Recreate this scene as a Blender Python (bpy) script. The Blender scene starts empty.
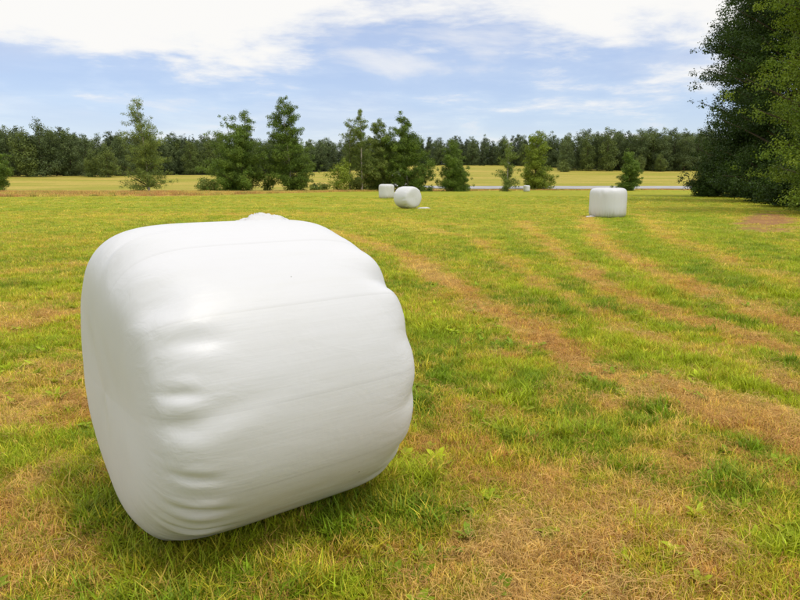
import bpy, math
import numpy as np
from mathutils import Vector

scene = bpy.context.scene
COL = scene.collection

# ------------------------------------------------------------------ camera
F_PX, CAM_H, HORIZON = 640.0, 1.422, 181.0          # focal length for an 800 px wide frame
PITCH = math.atan((300.0 - HORIZON) / F_PX)
cam_data = bpy.data.cameras.new('camera')
cam_data.sensor_width = 36.0
cam_data.lens = 36.0 * F_PX / 800.0
cam_data.clip_start, cam_data.clip_end = 0.05, 8000.0
cam = bpy.data.objects.new('camera', cam_data)
COL.objects.link(cam)
cam.location = (0, 0, CAM_H)
cam.rotation_euler = (math.pi / 2 - PITCH, 0, 0)
scene.camera = cam

# ------------------------------------------------------------------ sky, sun, exposure
SUN_EL, SUN_AZ = math.radians(64), math.radians(125)   # azimuth clockwise from +Y (behind the camera, to the right)
world = bpy.data.worlds.new('World')
scene.world = world
world.use_nodes = True
wn, wl = world.node_tree.nodes, world.node_tree.links
wn.clear()


def wnode(t, **kw):
    n = wn.new(t)
    for k, v in kw.items():
        setattr(n, k, v)
    return n


def wmath(op, a, b=None, c=None, clamp=False):
    n = wnode('ShaderNodeMath', operation=op, use_clamp=clamp)
    for i, s in enumerate((a, b, c)):
        if s is None:
            continue
        if isinstance(s, (int, float)):
            n.inputs[i].default_value = s
        else:
            wl.new(s, n.inputs[i])
    return n.outputs[0]


def wsmooth(val, lo, hi):
    n = wnode('ShaderNodeMapRange', interpolation_type='SMOOTHSTEP')
    wl.new(val, n.inputs['Value'])
    n.inputs['From Min'].default_value = lo
    n.inputs['From Max'].default_value = hi
    return n.outputs[0]


sky = wnode('ShaderNodeTexSky', sky_type='NISHITA', sun_disc=False, sun_elevation=SUN_EL,
            sun_rotation=SUN_AZ, air_density=1.2, dust_density=0.0, ozone_density=3.2, altitude=50)
bg_sky = wnode('ShaderNodeBackground')
bg_sky.inputs['Strength'].default_value = 0.132
stint = wnode('ShaderNodeMix', data_type='RGBA', blend_type='MULTIPLY')     # a bluer, cooler blue than the standard air
stint.inputs['Factor'].default_value = 1.0
stint.inputs['B'].default_value = (0.90, 0.91, 1.08, 1)
wl.new(sky.outputs[0], stint.inputs['A'])
wl.new(stint.outputs['Result'], bg_sky.inputs['Color'])
tc = wnode('ShaderNodeTexCoord')
sep = wnode('ShaderNodeSeparateXYZ')
wl.new(tc.outputs['Generated'], sep.inputs[0])
dx, dy, dz = sep.outputs
den = wmath('ADD', wmath('MAXIMUM', dz, 0.0), 0.11)
comb = wnode('ShaderNodeCombineXYZ')
wl.new(wmath('DIVIDE', dx, den), comb.inputs[0])
wl.new(wmath('DIVIDE', dy, den), comb.inputs[1])


def wnoise(scale, detail, rough, offs, dist=0.0):
    m = wnode('ShaderNodeMapping')
    m.inputs['Location'].default_value = offs
    wl.new(comb.outputs[0], m.inputs[0])
    n = wnode('ShaderNodeTexNoise')
    n.inputs['Scale'].default_value = scale
    n.inputs['Detail'].default_value = detail
    n.inputs['Roughness'].default_value = rough
    n.inputs['Distortion'].default_value = dist
    wl.new(m.outputs[0], n.inputs['Vector'])
    return n.outputs['Fac']


big = wnoise(0.75, 9, 0.58, (3.1, 1.7, 0.0), 0.25)
fine = wnoise(2.6, 7, 0.62, (7.3, 2.2, 4.0), 0.2)
veil = wnoise(0.42, 5, 0.5, (1.3, 6.2, 2.0))
# a cloud deck overhead that opens into a clear band above the horizon
deck = wsmooth(dz, 0.10, 0.25)
dens = wmath('ADD', wmath('MULTIPLY', big, 0.72), wmath('MULTIPLY', fine, 0.28))
dens = wmath('ADD', dens, wmath('MULTIPLY', deck, 0.25))
cloud = wsmooth(dens, 0.47, 0.71)
thin = wmath('MULTIPLY', wsmooth(veil, 0.28, 0.64), 0.85)
thin = wmath('MULTIPLY', thin, wmath('ADD', wmath('MULTIPLY', deck, 0.4), 0.6))
streak = wmath('MULTIPLY', wsmooth(wnoise(0.95, 6, 0.55, (11.6, 4.4, 1.0), 0.3), 0.42, 0.72), 0.8)
cover = wmath('MAXIMUM', wmath('MAXIMUM', cloud, streak), wmath('MAXIMUM', thin, 0.38))
ccol = wnode('ShaderNodeMix', data_type='RGBA')
ccol.inputs['A'].default_value = (0.60, 0.645, 0.79, 1)
ccol.inputs['B'].default_value = (0.945, 0.935, 0.915, 1)
wl.new(wmath('MAXIMUM', wsmooth(dens, 0.48, 0.68), streak), ccol.inputs['Factor'])
bg_cloud = wnode('ShaderNodeBackground')
bg_cloud.inputs['Strength'].default_value = 1.0
wl.new(ccol.outputs['Result'], bg_cloud.inputs['Color'])
wmix = wnode('ShaderNodeMixShader')
wl.new(cover, wmix.inputs[0])
wl.new(bg_sky.outputs[0], wmix.inputs[1])
wl.new(bg_cloud.outputs[0], wmix.inputs[2])
wout = wnode('ShaderNodeOutputWorld')
wl.new(wmix.outputs[0], wout.inputs[0])
world.cycles.sampling_method = 'AUTOMATIC'

sun_data = bpy.data.lights.new('sun', 'SUN')
sun_data.energy = 1.5
sun_data.angle = math.radians(12)
sun_data.color = (1.0, 0.95, 0.87)
sun = bpy.data.objects.new('sun', sun_data)
COL.objects.link(sun)
sdir = Vector((math.sin(SUN_AZ) * math.cos(SUN_EL), math.cos(SUN_AZ) * math.cos(SUN_EL), math.sin(SUN_EL)))
sun.rotation_euler = sdir.to_track_quat('Z', 'Y').to_euler()
sun.location = (5, -8, 20)

vs = scene.view_settings
vs.view_transform, vs.look = 'Standard', 'None'
vs.exposure, vs.gamma, vs.use_curve_mapping = 0.04, 1.0, False
scene.render.engine = 'CYCLES'
scene.cycles.use_denoising = True
scene.cycles.max_bounces = 4
scene.cycles.diffuse_bounces = 2
scene.cycles.transmission_bounces = 2
scene.cycles.use_adaptive_sampling = True
scene.cycles.adaptive_threshold = 0.012

# ------------------------------------------------------------------ helpers
rng = np.random.default_rng(11)


def hash2(ix, iy, seed):
    h = (ix.astype(np.int64) * 374761393 + iy.astype(np.int64) * 668265263 + seed * 1442695041) & 0xFFFFFFFF
    h = ((h ^ (h >> 13)) * 1274126177) & 0xFFFFFFFF
    h = (h ^ (h >> 16)) & 0xFFFF
    return h / 65535.0


def vnoise(x, y, seed=0):
    ix, iy = np.floor(x), np.floor(y)
    fx, fy = x - ix, y - iy
    ux, uy = fx * fx * (3 - 2 * fx), fy * fy * (3 - 2 * fy)
    a, b = hash2(ix, iy, seed), hash2(ix + 1, iy, seed)
    c, d = hash2(ix, iy + 1, seed), hash2(ix + 1, iy + 1, seed)
    return a + (b - a) * ux + (c - a) * uy + (a - b - c + d) * ux * uy


def fbm(x, y, seed=0, octs=4, gain=0.5):
    s, amp, tot = 0.0, 1.0, 0.0
    for o in range(octs):
        s = s + amp * vnoise(x * 2 ** o + 17.3 * o, y * 2 ** o - 9.1 * o, seed + o)
        tot += amp
        amp *= gain
    return s / tot


def sstep(v, lo, hi):
    t = np.clip((v - lo) / (hi - lo), 0, 1)
    return t * t * (3 - 2 * t)


def mesh_np(name, verts, faces, mats=(), smooth=False, fattr=None, vcol=None, mat_index=None, vattr=None):
    """verts (n,3); faces: an (m,k) array or a list of such arrays with different k."""
    me = bpy.data.meshes.new(name)
    verts = np.asarray(verts, dtype=np.float32)
    if isinstance(faces, np.ndarray):
        faces = [faces]
    faces = [np.asarray(f, dtype=np.int32) for f in faces if len(f)]
    nl = sum(f.size for f in faces)
    nf = sum(len(f) for f in faces)
    me.vertices.add(len(verts))
    me.vertices.foreach_set('co', verts.ravel())
    me.loops.add(nl)
    me.polygons.add(nf)
    me.loops.foreach_set('vertex_index', np.concatenate([f.ravel() for f in faces]))
    sizes = np.concatenate([np.full(len(f), f.shape[1], np.int32) for f in faces])
    me.polygons.foreach_set('loop_start', (np.cumsum(sizes) - sizes).astype(np.int32))
    if mat_index is not None:
        me.polygons.foreach_set('material_index', np.asarray(mat_index, np.int32))
    me.polygons.foreach_set('use_smooth', np.full(nf, bool(smooth)))
    me.update(calc_edges=True)
    if vcol is not None:
        a = me.attributes.new('tint', 'FLOAT_COLOR', 'POINT')
        c = np.ones((len(verts), 4), np.float32)
        c[:, :3] = vcol
        a.data.foreach_set('color', c.ravel())
    if vattr:
        for k, v in vattr.items():
            a = me.attributes.new(k, 'FLOAT', 'POINT')
            a.data.foreach_set('value', np.asarray(v, np.float32))
    for m in mats:
        me.materials.append(m)
    return me


def add(name, data, parent=None, loc=None, rz=0.0):
    o = bpy.data.objects.new(name, data)
    COL.objects.link(o)
    if parent is not None:
        o.parent = parent
    if loc is not None:
        o.location = loc
    if rz:
        o.rotation_euler = (0, 0, rz)
    return o


def tag(o, label=None, cat=None, group=None, kind=None):
    for k, v in (('label', label), ('category', cat), ('group', group), ('kind', kind)):
        if v:
            o[k] = v
    return o


# ---- shading helpers
class NT:
    def __init__(self, name):
        self.m = bpy.data.materials.new(name)
        self.m.use_nodes = True
        self.t = self.m.node_tree
        self.t.nodes.clear()
        self.out = self.n('ShaderNodeOutputMaterial')

    def n(self, t, **kw):
        nd = self.t.nodes.new(t)
        for k, v in kw.items():
            setattr(nd, k, v)
        return nd

    def set(self, sock, v):
        if hasattr(v, 'is_linked') or isinstance(v, bpy.types.NodeSocket):
            self.t.links.new(v, sock)
        elif isinstance(v, (tuple, list)) and sock.type == 'RGBA' and len(v) == 3:
            sock.default_value = (*v, 1)
        else:
            sock.default_value = v

    def noise(self, vec, scale, detail=4, rough=0.55, dist=0.0):
        nd = self.n('ShaderNodeTexNoise')
        self.set(nd.inputs['Vector'], vec)
        self.set(nd.inputs['Scale'], scale)
        self.set(nd.inputs['Detail'], detail)
        self.set(nd.inputs['Roughness'], rough)
        self.set(nd.inputs['Distortion'], dist)
        return nd.outputs['Fac']

    def rng(self, v, a, b, c, d, smooth=False):
        nd = self.n('ShaderNodeMapRange')
        if smooth:
            nd.interpolation_type = 'SMOOTHSTEP'
        for s, x in zip(('Value', 'From Min', 'From Max', 'To Min', 'To Max'), (v, a, b, c, d)):
            self.set(nd.inputs[s], x)
        return nd.outputs[0]

    def mix(self, f, a, b, mode='MIX'):
        nd = self.n('ShaderNodeMix', data_type='RGBA', blend_type=mode)
        self.set(nd.inputs['Factor'], f)
        self.set(nd.inputs['A'], a)
        self.set(nd.inputs['B'], b)
        return nd.outputs['Result']

    def math(self, op, a, b=0.0):
        nd = self.n('ShaderNodeMath', operation=op)
        self.set(nd.inputs[0], a)
        self.set(nd.inputs[1], b)
        return nd.outputs[0]

    def scalecol(self, col, f):
        nd = self.n('ShaderNodeVectorMath', operation='SCALE')
        self.set(nd.inputs[0], col)
        self.set(nd.inputs['Scale'], f)
        return nd.outputs[0]

    def mapping(self, vec, scale=(1, 1, 1), rot=(0, 0, 0)):
        nd = self.n('ShaderNodeMapping')
        self.set(nd.inputs['Vector'], vec)
        nd.inputs['Scale'].default_value = scale
        nd.inputs['Rotation'].default_value = rot
        return nd.outputs[0]

    def pos(self):
        return self.n('ShaderNodeNewGeometry').outputs['Position']

    def attr(self, name, kind='GEOMETRY', out='Color'):
        return self.n('ShaderNodeAttribute', attribute_name=name, attribute_type=kind).outputs[out]

    def bump(self, h, strength, dist):
        nd = self.n('ShaderNodeBump')
        self.set(nd.inputs['Height'], h)
        nd.inputs['Strength'].default_value = strength
        nd.inputs['Distance'].default_value = dist
        return nd.outputs[0]

    def principled(self, col, rough=0.8, normal=None, spec=0.3, **kw):
        p = self.n('ShaderNodeBsdfPrincipled')
        self.set(p.inputs['Base Color'], col)
        self.set(p.inputs['Roughness'], rough)
        self.set(p.inputs['Specular IOR Level'], spec)
        if normal is not None:
            self.set(p.inputs['Normal'], normal)
        for k, v in kw.items():
            self.set(p.inputs[k.replace('_', ' ')], v)
        return p.outputs[0]

    def leafy(self, col, trans=0.35, rough=0.55, spec=0.25):
        """a thin leaf or blade: light passes through it"""
        p = self.principled(col, rough, spec=spec)
        t = self.n('ShaderNodeBsdfTranslucent')
        self.set(t.inputs['Color'], col)
        m = self.n('ShaderNodeMixShader')
        m.inputs[0].default_value = trans
        self.t.links.new(p, m.inputs[1])
        self.t.links.new(t.outputs[0], m.inputs[2])
        return m.outputs[0]

    def done(self, shader):
        self.t.links.new(shader, self.out.inputs['Surface'])
        return self.m


# ------------------------------------------------------------------ the lie of the land
PY = np.array([-5000, 0, 30, 60, 80, 105, 130, 150, 157, 165, 240, 290, 330, 380, 500, 900, 6000], float)
PZ = np.array([-1.0, 0, -0.09, -0.05, -0.12, -0.42, -0.62, -0.42, 0.18, 0.30, 3.3, 6.0, 8.0, 10.4, 14.5, 19.0, 30.0])
PZL = np.array([-1.0, 0, -0.09, -0.05, -0.12, -0.30, -0.40, -0.20, 0.0, 0.20, 3.3, 5.0, 6.3, 8.2, 12.5, 17.0, 30.0])


def terrain(x, y):
    x, y = np.asarray(x, float), np.asarray(y, float)
    w = sstep(x / np.maximum(np.abs(y), 30.0), -0.10, 0.02)
    z = np.interp(y, PY, PZL) * (1 - w) + np.interp(y, PY, PZ) * w
    r = np.hypot(x, y)
    z = z + (fbm(x / 9, y / 9, 5, 2) - 0.5) * 0.12 * sstep(r, 6, 40)
    z = z + (fbm(x / 0.45, y / 0.45, 8, 3) - 0.5) * 0.035 * (1 - sstep(r, 14, 40))
    z = z + sstep(x - 0.45 * y, 3.5, 14) * 0.35 * sstep(y, 8, 22) * (1 - sstep(y, 60, 90))
    nb = np.exp(-(np.hypot(x + 0.673, y - 2.682) / 0.8) ** 4)
    return z * (1 - nb) + 0.008 * nb


cp, sp = math.cos(PITCH), math.sin(PITCH)


def ground_at(px, y):
    """ground point at depth y seen in column px (layout measured from the photograph)"""
    z = float(terrain(0, y))
    for _ in range(3):
        d = y * cp + (CAM_H - z) * sp
        x = (px - 400.0) / F_PX * d
        z = float(terrain(x, y))
    return Vector((x, y, z))


def height_at(py, y):
    k = (300.0 - py) / F_PX
    return CAM_H + y * (k * cp - sp) / (cp + k * sp)


def unproject_flat(px, py):
    k = (py - 300.0) / F_PX
    a = (px - 400.0) / F_PX
    t = CAM_H / (sp + k * cp)
    return (a * t, t * (cp - k * sp))


# swath lines left by the mower and the windrows, as curves on the ground
SW = [  # points, half width, dryness
    ([(330, 228), (400, 252), (450, 284), (520, 325), (600, 368), (700, 405), (820, 446)], 0.25, 0.72),
    ([(420, 226), (480, 240), (520, 268), (580, 305), (660, 340), (800, 388)], 0.26, 0.5),
    ([(520, 220), (548, 240), (600, 282), (690, 322), (800, 356), (900, 384)], 0.26, 0.55),
    ([(586, 216), (600, 238), (640, 264), (700, 291), (800, 326), (900, 352)], 0.30, 0.6),
    ([(640, 213), (668, 236), (740, 264), (830, 290)], 0.35, 0.35),
    ([(430, 292), (500, 352), (600, 402), (760, 470)], 0.18, 0.35),
    ([(380, 256), (430, 296), (520, 348), (600, 386), (720, 432), (840, 470)], 0.30, -0.22),
    ([(450, 232), (500, 262), (560, 306), (640, 348), (800, 414)], 0.26, -0.4),
    ([(490, 226), (540, 262), (600, 300), (680, 336), (800, 372)], 0.22, -0.35),
    ([(560, 218), (580, 246), (640, 286), (720, 316), (830, 346)], 0.26, -0.4),
    ([(618, 213), (636, 238), (700, 272), (830, 310)], 0.55, -0.5),
    ([(690, 210), (740, 238), (830, 270)], 0.8, -0.4),
    ([(430, 222), (300, 212), (100, 214), (-100, 220)], 1.2, 0.18),
    ([(480, 214), (300, 206), (100, 206), (-100, 210)], 1.2, -0.2),
    ([(90, 262), (0, 272), (-120, 285)], 0.35, 0.4), ([(90, 282), (0, 296), (-120, 312)], 0.35, -0.3), ([(90, 310), (0, 322), (-100, 336)], 0.3, 0.3),
]
# single patches: pixel, radius in metres, dryness
PATCH = [((430, 445), 0.42, 0.55), ((545, 570), 0.55, 0.6), ((380, 552), 0.28, 0.5), ((25, 570), 0.5, 0.45),
         ((60, 500), 0.45, 0.4), ((50, 400), 0.6, 0.45), ((20, 310), 0.8, 0.3), ((700, 590), 0.5, 0.35),
         ((760, 415), 0.6, 0.5), ((60, 455), 0.35, -0.4), ((30, 350), 0.5, -0.5), ((130, 500), 0.25, -0.6),
         ((250, 575), 0.4, -0.45), ((420, 590), 0.22, -0.6), ((440, 335), 0.5, -0.6), ((530, 372), 0.5, -0.5),
         ((620, 425), 0.5, -0.32), ((740, 445), 0.4, -0.25), ((350, 500), 0.3, -0.25), ((480, 500), 0.4, -0.2),
         ((560, 500), 0.35, 0.2), ((790, 540), 0.4, -0.35), ((640, 560), 0.3, -0.3), ((310, 590), 0.25, 0.25),
         ((765, 217), 1.5, 0.4), ((170, 585), 0.3, 0.25)]
SWP = []
for pts, hw, dv in SW:
    g = np.array([unproject_flat(*p) for p in pts])
    SWP.append((g, hw, dv))
PATP = [(np.array(unproject_flat(*p)), r, dv) for p, r, dv in PATCH]


BALE_X, BALE_Y = -0.673, 2.682


def dist_polyline(x, y, g):
    best = np.full(x.shape, 1e9)
    for (ax, ay), (bx, by) in zip(g[:-1], g[1:]):
        vx, vy = bx - ax, by - ay
        t = np.clip(((x - ax) * vx + (y - ay) * vy) / (vx * vx + vy * vy), 0, 1)
        best = np.minimum(best, np.hypot(x - ax - t * vx, y - ay - t * vy))
    return best


def dryness(x, y):
    """0 = lush green, 1 = dead straw"""
    wx = x + (fbm(x / 0.8, y / 0.8, 21, 3) - 0.5) * 0.42
    wy = y + (fbm(x / 0.8, y / 0.8, 31, 3) - 0.5) * 0.42
    nf = 1 - 0.6 * sstep(y, 3.5, 8)
    d = 0.40 + nf * (fbm(x / 0.42, y / 0.42, 3, 4, 0.75) - 0.5) * 1.05 + (fbm(x / 0.16, y / 0.16, 7, 2) - 0.5) * 0.85 * nf + (fbm(x / 2.6, y / 2.6, 13, 3) - 0.5) * 0.4 * nf
    along = 0.72 + 0.56 * fbm(x / 1.1, y / 1.1, 141, 3)
    for g, hw, dv in SWP:
        q = dist_polyline(wx, wy, g)
        d = d + along * 0.85 * (dv if dv > 0 else 0.7 * dv) * np.exp(-(q / hw) ** 2)
    for c, r, dv in PATP:
        q = np.hypot(wx - c[0], wy - c[1])
        d = d + (0.7 if r < 1.4 else 1.0) * (dv if dv > 0 else 0.85 * dv) * np.exp(-(q / r) ** 2)
    d = d - 0.26 * np.exp(-((np.hypot(x - BALE_X, y - BALE_Y) - 0.72) / 0.22) ** 2) * (y < BALE_Y + 0.2)
    # faint mower stripes running across the back of the field
    far = sstep(y, 9, 20)
    u = y + 0.05 * x + 1.6 * (fbm(x / 14, y / 6, 41, 2) - 0.5)
    d = d + far * 0.30 * (fbm(x / 11, u / 1.5, 51, 3) - 0.5)
    return np.clip(d, 0, 1)


GREEN_A = np.array([0.165, 0.245, 0.010])
GREEN_B = np.array([0.320, 0.370, 0.014])
OLIVE = np.array([0.470, 0.400, 0.032])
STRAW = np.array([0.600, 0.400, 0.120])
RUST = np.array([0.470, 0.255, 0.065])


def lerp(a, b, t):
    return a + (b - a) * t[..., None]


def grass_tint(x, y, d):
    v = fbm(x / 0.8, y / 0.8, 61, 3)
    c = lerp(GREEN_A, GREEN_B, sstep(v, 0.3, 0.7))
    c = lerp(c, OLIVE[None, :], sstep(d, 0.28, 0.62))
    c = lerp(c, lerp(STRAW, RUST, sstep(fbm(x / 0.5, y / 0.5, 71, 3), 0.4, 0.7)), sstep(d, 0.60, 0.95))
    # seen flat in the distance the yellow stubble tops dominate
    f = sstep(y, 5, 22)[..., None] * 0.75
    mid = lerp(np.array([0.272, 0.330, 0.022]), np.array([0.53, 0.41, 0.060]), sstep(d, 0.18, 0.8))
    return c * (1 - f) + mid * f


def field_edge(x):
    """depth at which the mown field ends"""
    return np.interp(x, [-400, -60, -38, -20, -10, 0, 20, 60, 130], [50, 56, 61, 68, 106, 128, 138, 142, 120])


def bare_patch(x, y):
    return np.hypot((x - 0.572 * y) / 1.25, (y - 25.5) / 6.5) + (fbm(x, y, 99, 3) - 0.5) * 1.1


def land_colour(x, y):
    d = dryness(x, y)
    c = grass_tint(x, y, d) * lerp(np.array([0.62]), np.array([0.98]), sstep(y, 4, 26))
    e = field_edge(x) + (fbm(x / 6, y / 6, 81, 3) - 0.5) * 5
    rough = lerp(np.array([0.46, 0.26, 0.080]), np.array([0.48, 0.38, 0.07]), sstep(fbm(x / 7, y / 5, 91, 3), 0.42, 0.66))
    hay = lerp(np.array([0.47, 0.37, 0.085]), np.array([0.34, 0.32, 0.05]), sstep(fbm(x / 22, y / 5, 95, 4), 0.35, 0.62))
    c = lerp(c, rough, sstep(y - e, -1.0, 1.5))
    c = lerp(c, hay, sstep(y - e - np.interp(x, [-60, -35, 0, 30], [52, 46, 14, 6]), -4, 8))
    wood = np.array([0.03, 0.035, 0.012])
    c = lerp(c, wood[None, :], sstep(y - np.interp(x, [-400, -70, -40, 0, 60, 90, 140], [240, 248, 306, 391, 391, 300, 294]), -2, 6))
    # litter under the trees on the right
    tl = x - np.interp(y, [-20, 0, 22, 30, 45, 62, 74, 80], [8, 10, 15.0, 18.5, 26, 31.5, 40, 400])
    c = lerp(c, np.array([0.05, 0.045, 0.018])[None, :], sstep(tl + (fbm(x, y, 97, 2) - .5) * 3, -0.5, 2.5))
    q = bare_patch(x, y)
    c = lerp(c, np.array([0.37, 0.20, 0.085])[None, :], 1 - sstep(q, 0.55, 1.2))
    return c


# ------------------------------------------------------------------ ground: one sheet out to the horizon
ang_in = np.radians(np.linspace(-44, 44, 420))
ang_out = np.radians(np.linspace(44, 316, 70)[1:-1])
ang = np.concatenate([ang_in, ang_out])
rad = np.concatenate([np.linspace(0.25, 1.6, 10)[:-1], np.geomspace(1.6, 90, 330), np.geomspace(90, 420, 130)[1:], np.geomspace(420, 6000, 24)[1:]])
A, Rr = np.meshgrid(ang, rad)
gx, gy = Rr * np.sin(A), Rr * np.cos(A)
gx, gy = gx.ravel(), gy.ravel()
gz = terrain(gx, gy)
na, nr = len(ang), len(rad)
i0 = (np.arange(nr - 1)[:, None] * na + np.arange(na)[None, :]).ravel()
i1 = (np.arange(nr - 1)[:, None] * na + (np.arange(na)[None, :] + 1) % na).ravel()
quads = np.stack([i0, i0 + na, i1 + na, i1], 1)
fan = np.stack([np.arange(na), (np.arange(na) + 1) % na, np.full(na, len(gx))], 1)
gv = np.vstack([np.stack([gx, gy, gz], 1), [[0, 0, float(terrain(0, 0))]]])
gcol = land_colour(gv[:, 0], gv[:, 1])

m = NT('field_ground')
P = m.pos()
base = m.attr('tint')
n1 = m.noise(P, 34, 6, 0.7)
n2 = m.noise(m.mapping(P, (3.0, 11.0, 3.0), (0, 0, 0.5)), 1.2, 6, 0.65)
n3 = m.noise(P, 0.9, 5, 0.6)
fac = m.math('MULTIPLY', m.rng(n1, 0.3, 0.7, 0.62, 1.3), m.rng(n2, 0.3, 0.7, 0.86, 1.14))
fac = m.math('MULTIPLY', fac, m.rng(n3, 0.3, 0.7, 0.88, 1.12))
col = m.scalecol(base, fac)
col = m.mix(m.rng(m.noise(P, 5.5, 4, 0.6), 0.55, 0.75, 0, 0.35), col, m.mix(1.0, col, (0.82, 1.05, 0.7), 'MULTIPLY'))
MAT_GROUND = m.done(m.principled(col, 0.95, m.bump(n1, 0.6, 0.03), 0.1))
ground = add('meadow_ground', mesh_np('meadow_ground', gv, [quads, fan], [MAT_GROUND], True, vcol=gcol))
tag(ground, 'mown hay meadow with green and straw coloured swaths reaching to the woods', kind='structure')

# ------------------------------------------------------------------ road
m = NT('road_asphalt')
P = m.pos()
ac = m.mix(m.rng(m.noise(P, 0.35, 5), 0.35, 0.65, 0, 1), (0.34, 0.34, 0.35), (0.42, 0.415, 0.41))
MAT_ROAD = m.done(m.principled(ac, 0.7, m.bump(m.noise(P, 30, 3), 0.3, 0.01), 0.4))
m = NT('gravel_verge')
P = m.pos()
MAT_VERGE = m.done(m.principled(m.mix(m.noise(P, 4, 5), (0.20, 0.14, 0.06), (0.34, 0.28, 0.12)), 0.95, m.bump(m.noise(P, 9, 4), 0.8, 0.05), 0.1))


ROAD = np.array([(180, 157), (120, 154.6), (80, 153.8), (40, 153.2), (20, 153.2), (9, 154.5), (2.5, 158), (-1, 166), (-2.4, 185), (-3, 240), (-3.4, 330), (-3.6, 400)], float)
tt = np.linspace(0, len(ROAD) - 1, 150)
RC = np.stack([np.interp(tt, np.arange(len(ROAD)), ROAD[:, k]) for k in range(2)], 1)
for _ in range(6):
    RC[1:-1] = 0.25 * RC[:-2] + 0.5 * RC[1:-1] + 0.25 * RC[2:]


def strip(name, off0, off1, lift, mat, ncross=6):
    tn = np.gradient(RC, axis=0)
    tn /= np.linalg.norm(tn, axis=1)[:, None]
    nn = np.stack([tn[:, 1], -tn[:, 0]], 1)
    o = np.linspace(off0, off1, ncross)
    xy = RC[:, None, :] + nn[:, None, :] * o[None, :, None]
    z = terrain(xy[..., 0], xy[..., 1]) + lift
    v = np.concatenate([xy, z[..., None]], -1).reshape(-1, 3)
    i = (np.arange(len(RC) - 1)[:, None] * ncross + np.arange(ncross - 1)[None, :]).ravel()
    return mesh_np(name, v, np.stack([i, i + 1, i + ncross + 1, i + ncross], 1), [mat], True)


tag(add('country_road', strip('country_road', -3.3, 3.3, 0.09, MAT_ROAD)),
    'pale grey country road crossing behind the meadow trees', kind='structure')
tag(add('road_verge', strip('road_verge', -4.6, 4.6, 0.045, MAT_VERGE)),
    'rough brown verge along both edges of the grey road', kind='structure')

# ------------------------------------------------------------------ white film and the big bale
m = NT('white_bale_film')
tcn = m.n('ShaderNodeTexCoord').outputs['Object']
uvw = m.n('ShaderNodeAttribute', attribute_name='wrap', attribute_type='GEOMETRY').outputs['Vector']
st1 = m.noise(m.mapping(uvw, (1.0, 30, 1), (0, 0, 0.06)), 1.0, 5, 0.55)
st2 = m.noise(m.mapping(uvw, (2.5, 130, 1), (0, 0, -0.05)), 1.0, 3, 0.5)
wob = m.noise(tcn, 5.0, 3, 0.5)
sx_ = m.n('ShaderNodeSeparateXYZ')
m.set(sx_.inputs[0], uvw)
uvx = sx_.outputs[0]
ov = m.n('ShaderNodeTexWave', wave_type='BANDS', bands_direction='Y', wave_profile='SAW')
m.set(ov.inputs['Vector'], m.mapping(uvw, (0.09, 1.0, 1), (0, 0, 0.03)))
m.set(ov.inputs['Scale'], 0.95)
m.set(ov.inputs['Distortion'], 0.35)
m.set(ov.inputs['Detail'], 2.0)
ht = m.math('ADD', m.math('MULTIPLY', st1, 0.40), m.math('MULTIPLY', st2, 0.12))
ht = m.math('ADD', ht, m.math('MULTIPLY', ov.outputs['Fac'], 0.42))
cr1 = m.noise(m.mapping(uvw, (3.0, 9.0, 1), (0, 0, 0.15)), 1.3, 3, 0.5, 0.8)
rimw = m.rng(m.math('ABSOLUTE', m.math('MULTIPLY', uvx, 1.0), 0.0), 0.35, 0.95, 0.6, 2.4, True)
ht = m.math('ADD', ht, m.math('MULTIPLY', wob, 0.5))
ht = m.math('ADD', ht, m.math('MULTIPLY', cr1, rimw))
wz = m.n('ShaderNodeSeparateXYZ')
m.set(wz.inputs[0], uvw)
ht = m.math('MULTIPLY', ht, m.rng(wz.outputs[2], 0.55, 0.97, 0.0, 1.0, True))
ht = m.math('ADD', ht, m.math('MULTIPLY', m.noise(m.mapping(tcn, (2, 3.0, 1.4)), 2.6, 3, 0.5, 0.6), 0.9))
nrm = m.bump(ht, 0.17, 0.013)
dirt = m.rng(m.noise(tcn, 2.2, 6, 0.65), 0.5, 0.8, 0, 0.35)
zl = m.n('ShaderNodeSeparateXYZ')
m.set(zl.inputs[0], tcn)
low_brown = m.math('MULTIPLY', m.math('MULTIPLY', m.rng(zl.outputs[2], 0.50, 0.04, 0, 1, True), m.rng(wz.outputs[2], 0.7, 0.97, 0.35, 1.0)), m.rng(m.noise(m.mapping(uvw, (1.0, 18, 1)), 1.6, 5, 0.65), 0.3, 0.7, 0.1, 0.75))  # paints underside shade and olive grass bounce into the film colour
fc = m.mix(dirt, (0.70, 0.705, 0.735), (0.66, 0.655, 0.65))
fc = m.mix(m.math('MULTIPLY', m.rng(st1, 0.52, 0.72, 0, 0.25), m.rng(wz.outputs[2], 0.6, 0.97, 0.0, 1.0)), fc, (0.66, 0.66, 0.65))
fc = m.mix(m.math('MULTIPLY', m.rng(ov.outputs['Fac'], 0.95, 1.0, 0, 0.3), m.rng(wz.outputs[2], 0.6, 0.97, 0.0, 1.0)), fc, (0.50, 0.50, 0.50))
fc = m.mix(low_brown, fc, (0.40, 0.355, 0.23))
vor = m.n('ShaderNodeTexVoronoi', feature='F1')
m.set(vor.inputs['Vector'], tcn)
m.set(vor.inputs['Scale'], 8.0)
sc_ = m.n('ShaderNodeSeparateColor')
m.set(sc_.inputs[0], vor.outputs['Color'])
spk = m.math('MULTIPLY', m.rng(vor.outputs['Distance'], 0.020, 0.034, 1, 0), m.math('GREATER_THAN', sc_.outputs[0], 0.72))
fc = m.mix(spk, fc, (0.16, 0.13, 0.09))
MAT_FILM = m.done(m.principled(fc, m.rng(m.math('MULTIPLY', st1, m.rng(wz.outputs[2], 0.75, 0.97, 0.0, 1.0)), 0.0, 0.7, 0.50, 0.38), nrm, 0.45, Subsurface_Weight=0.0))

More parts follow.
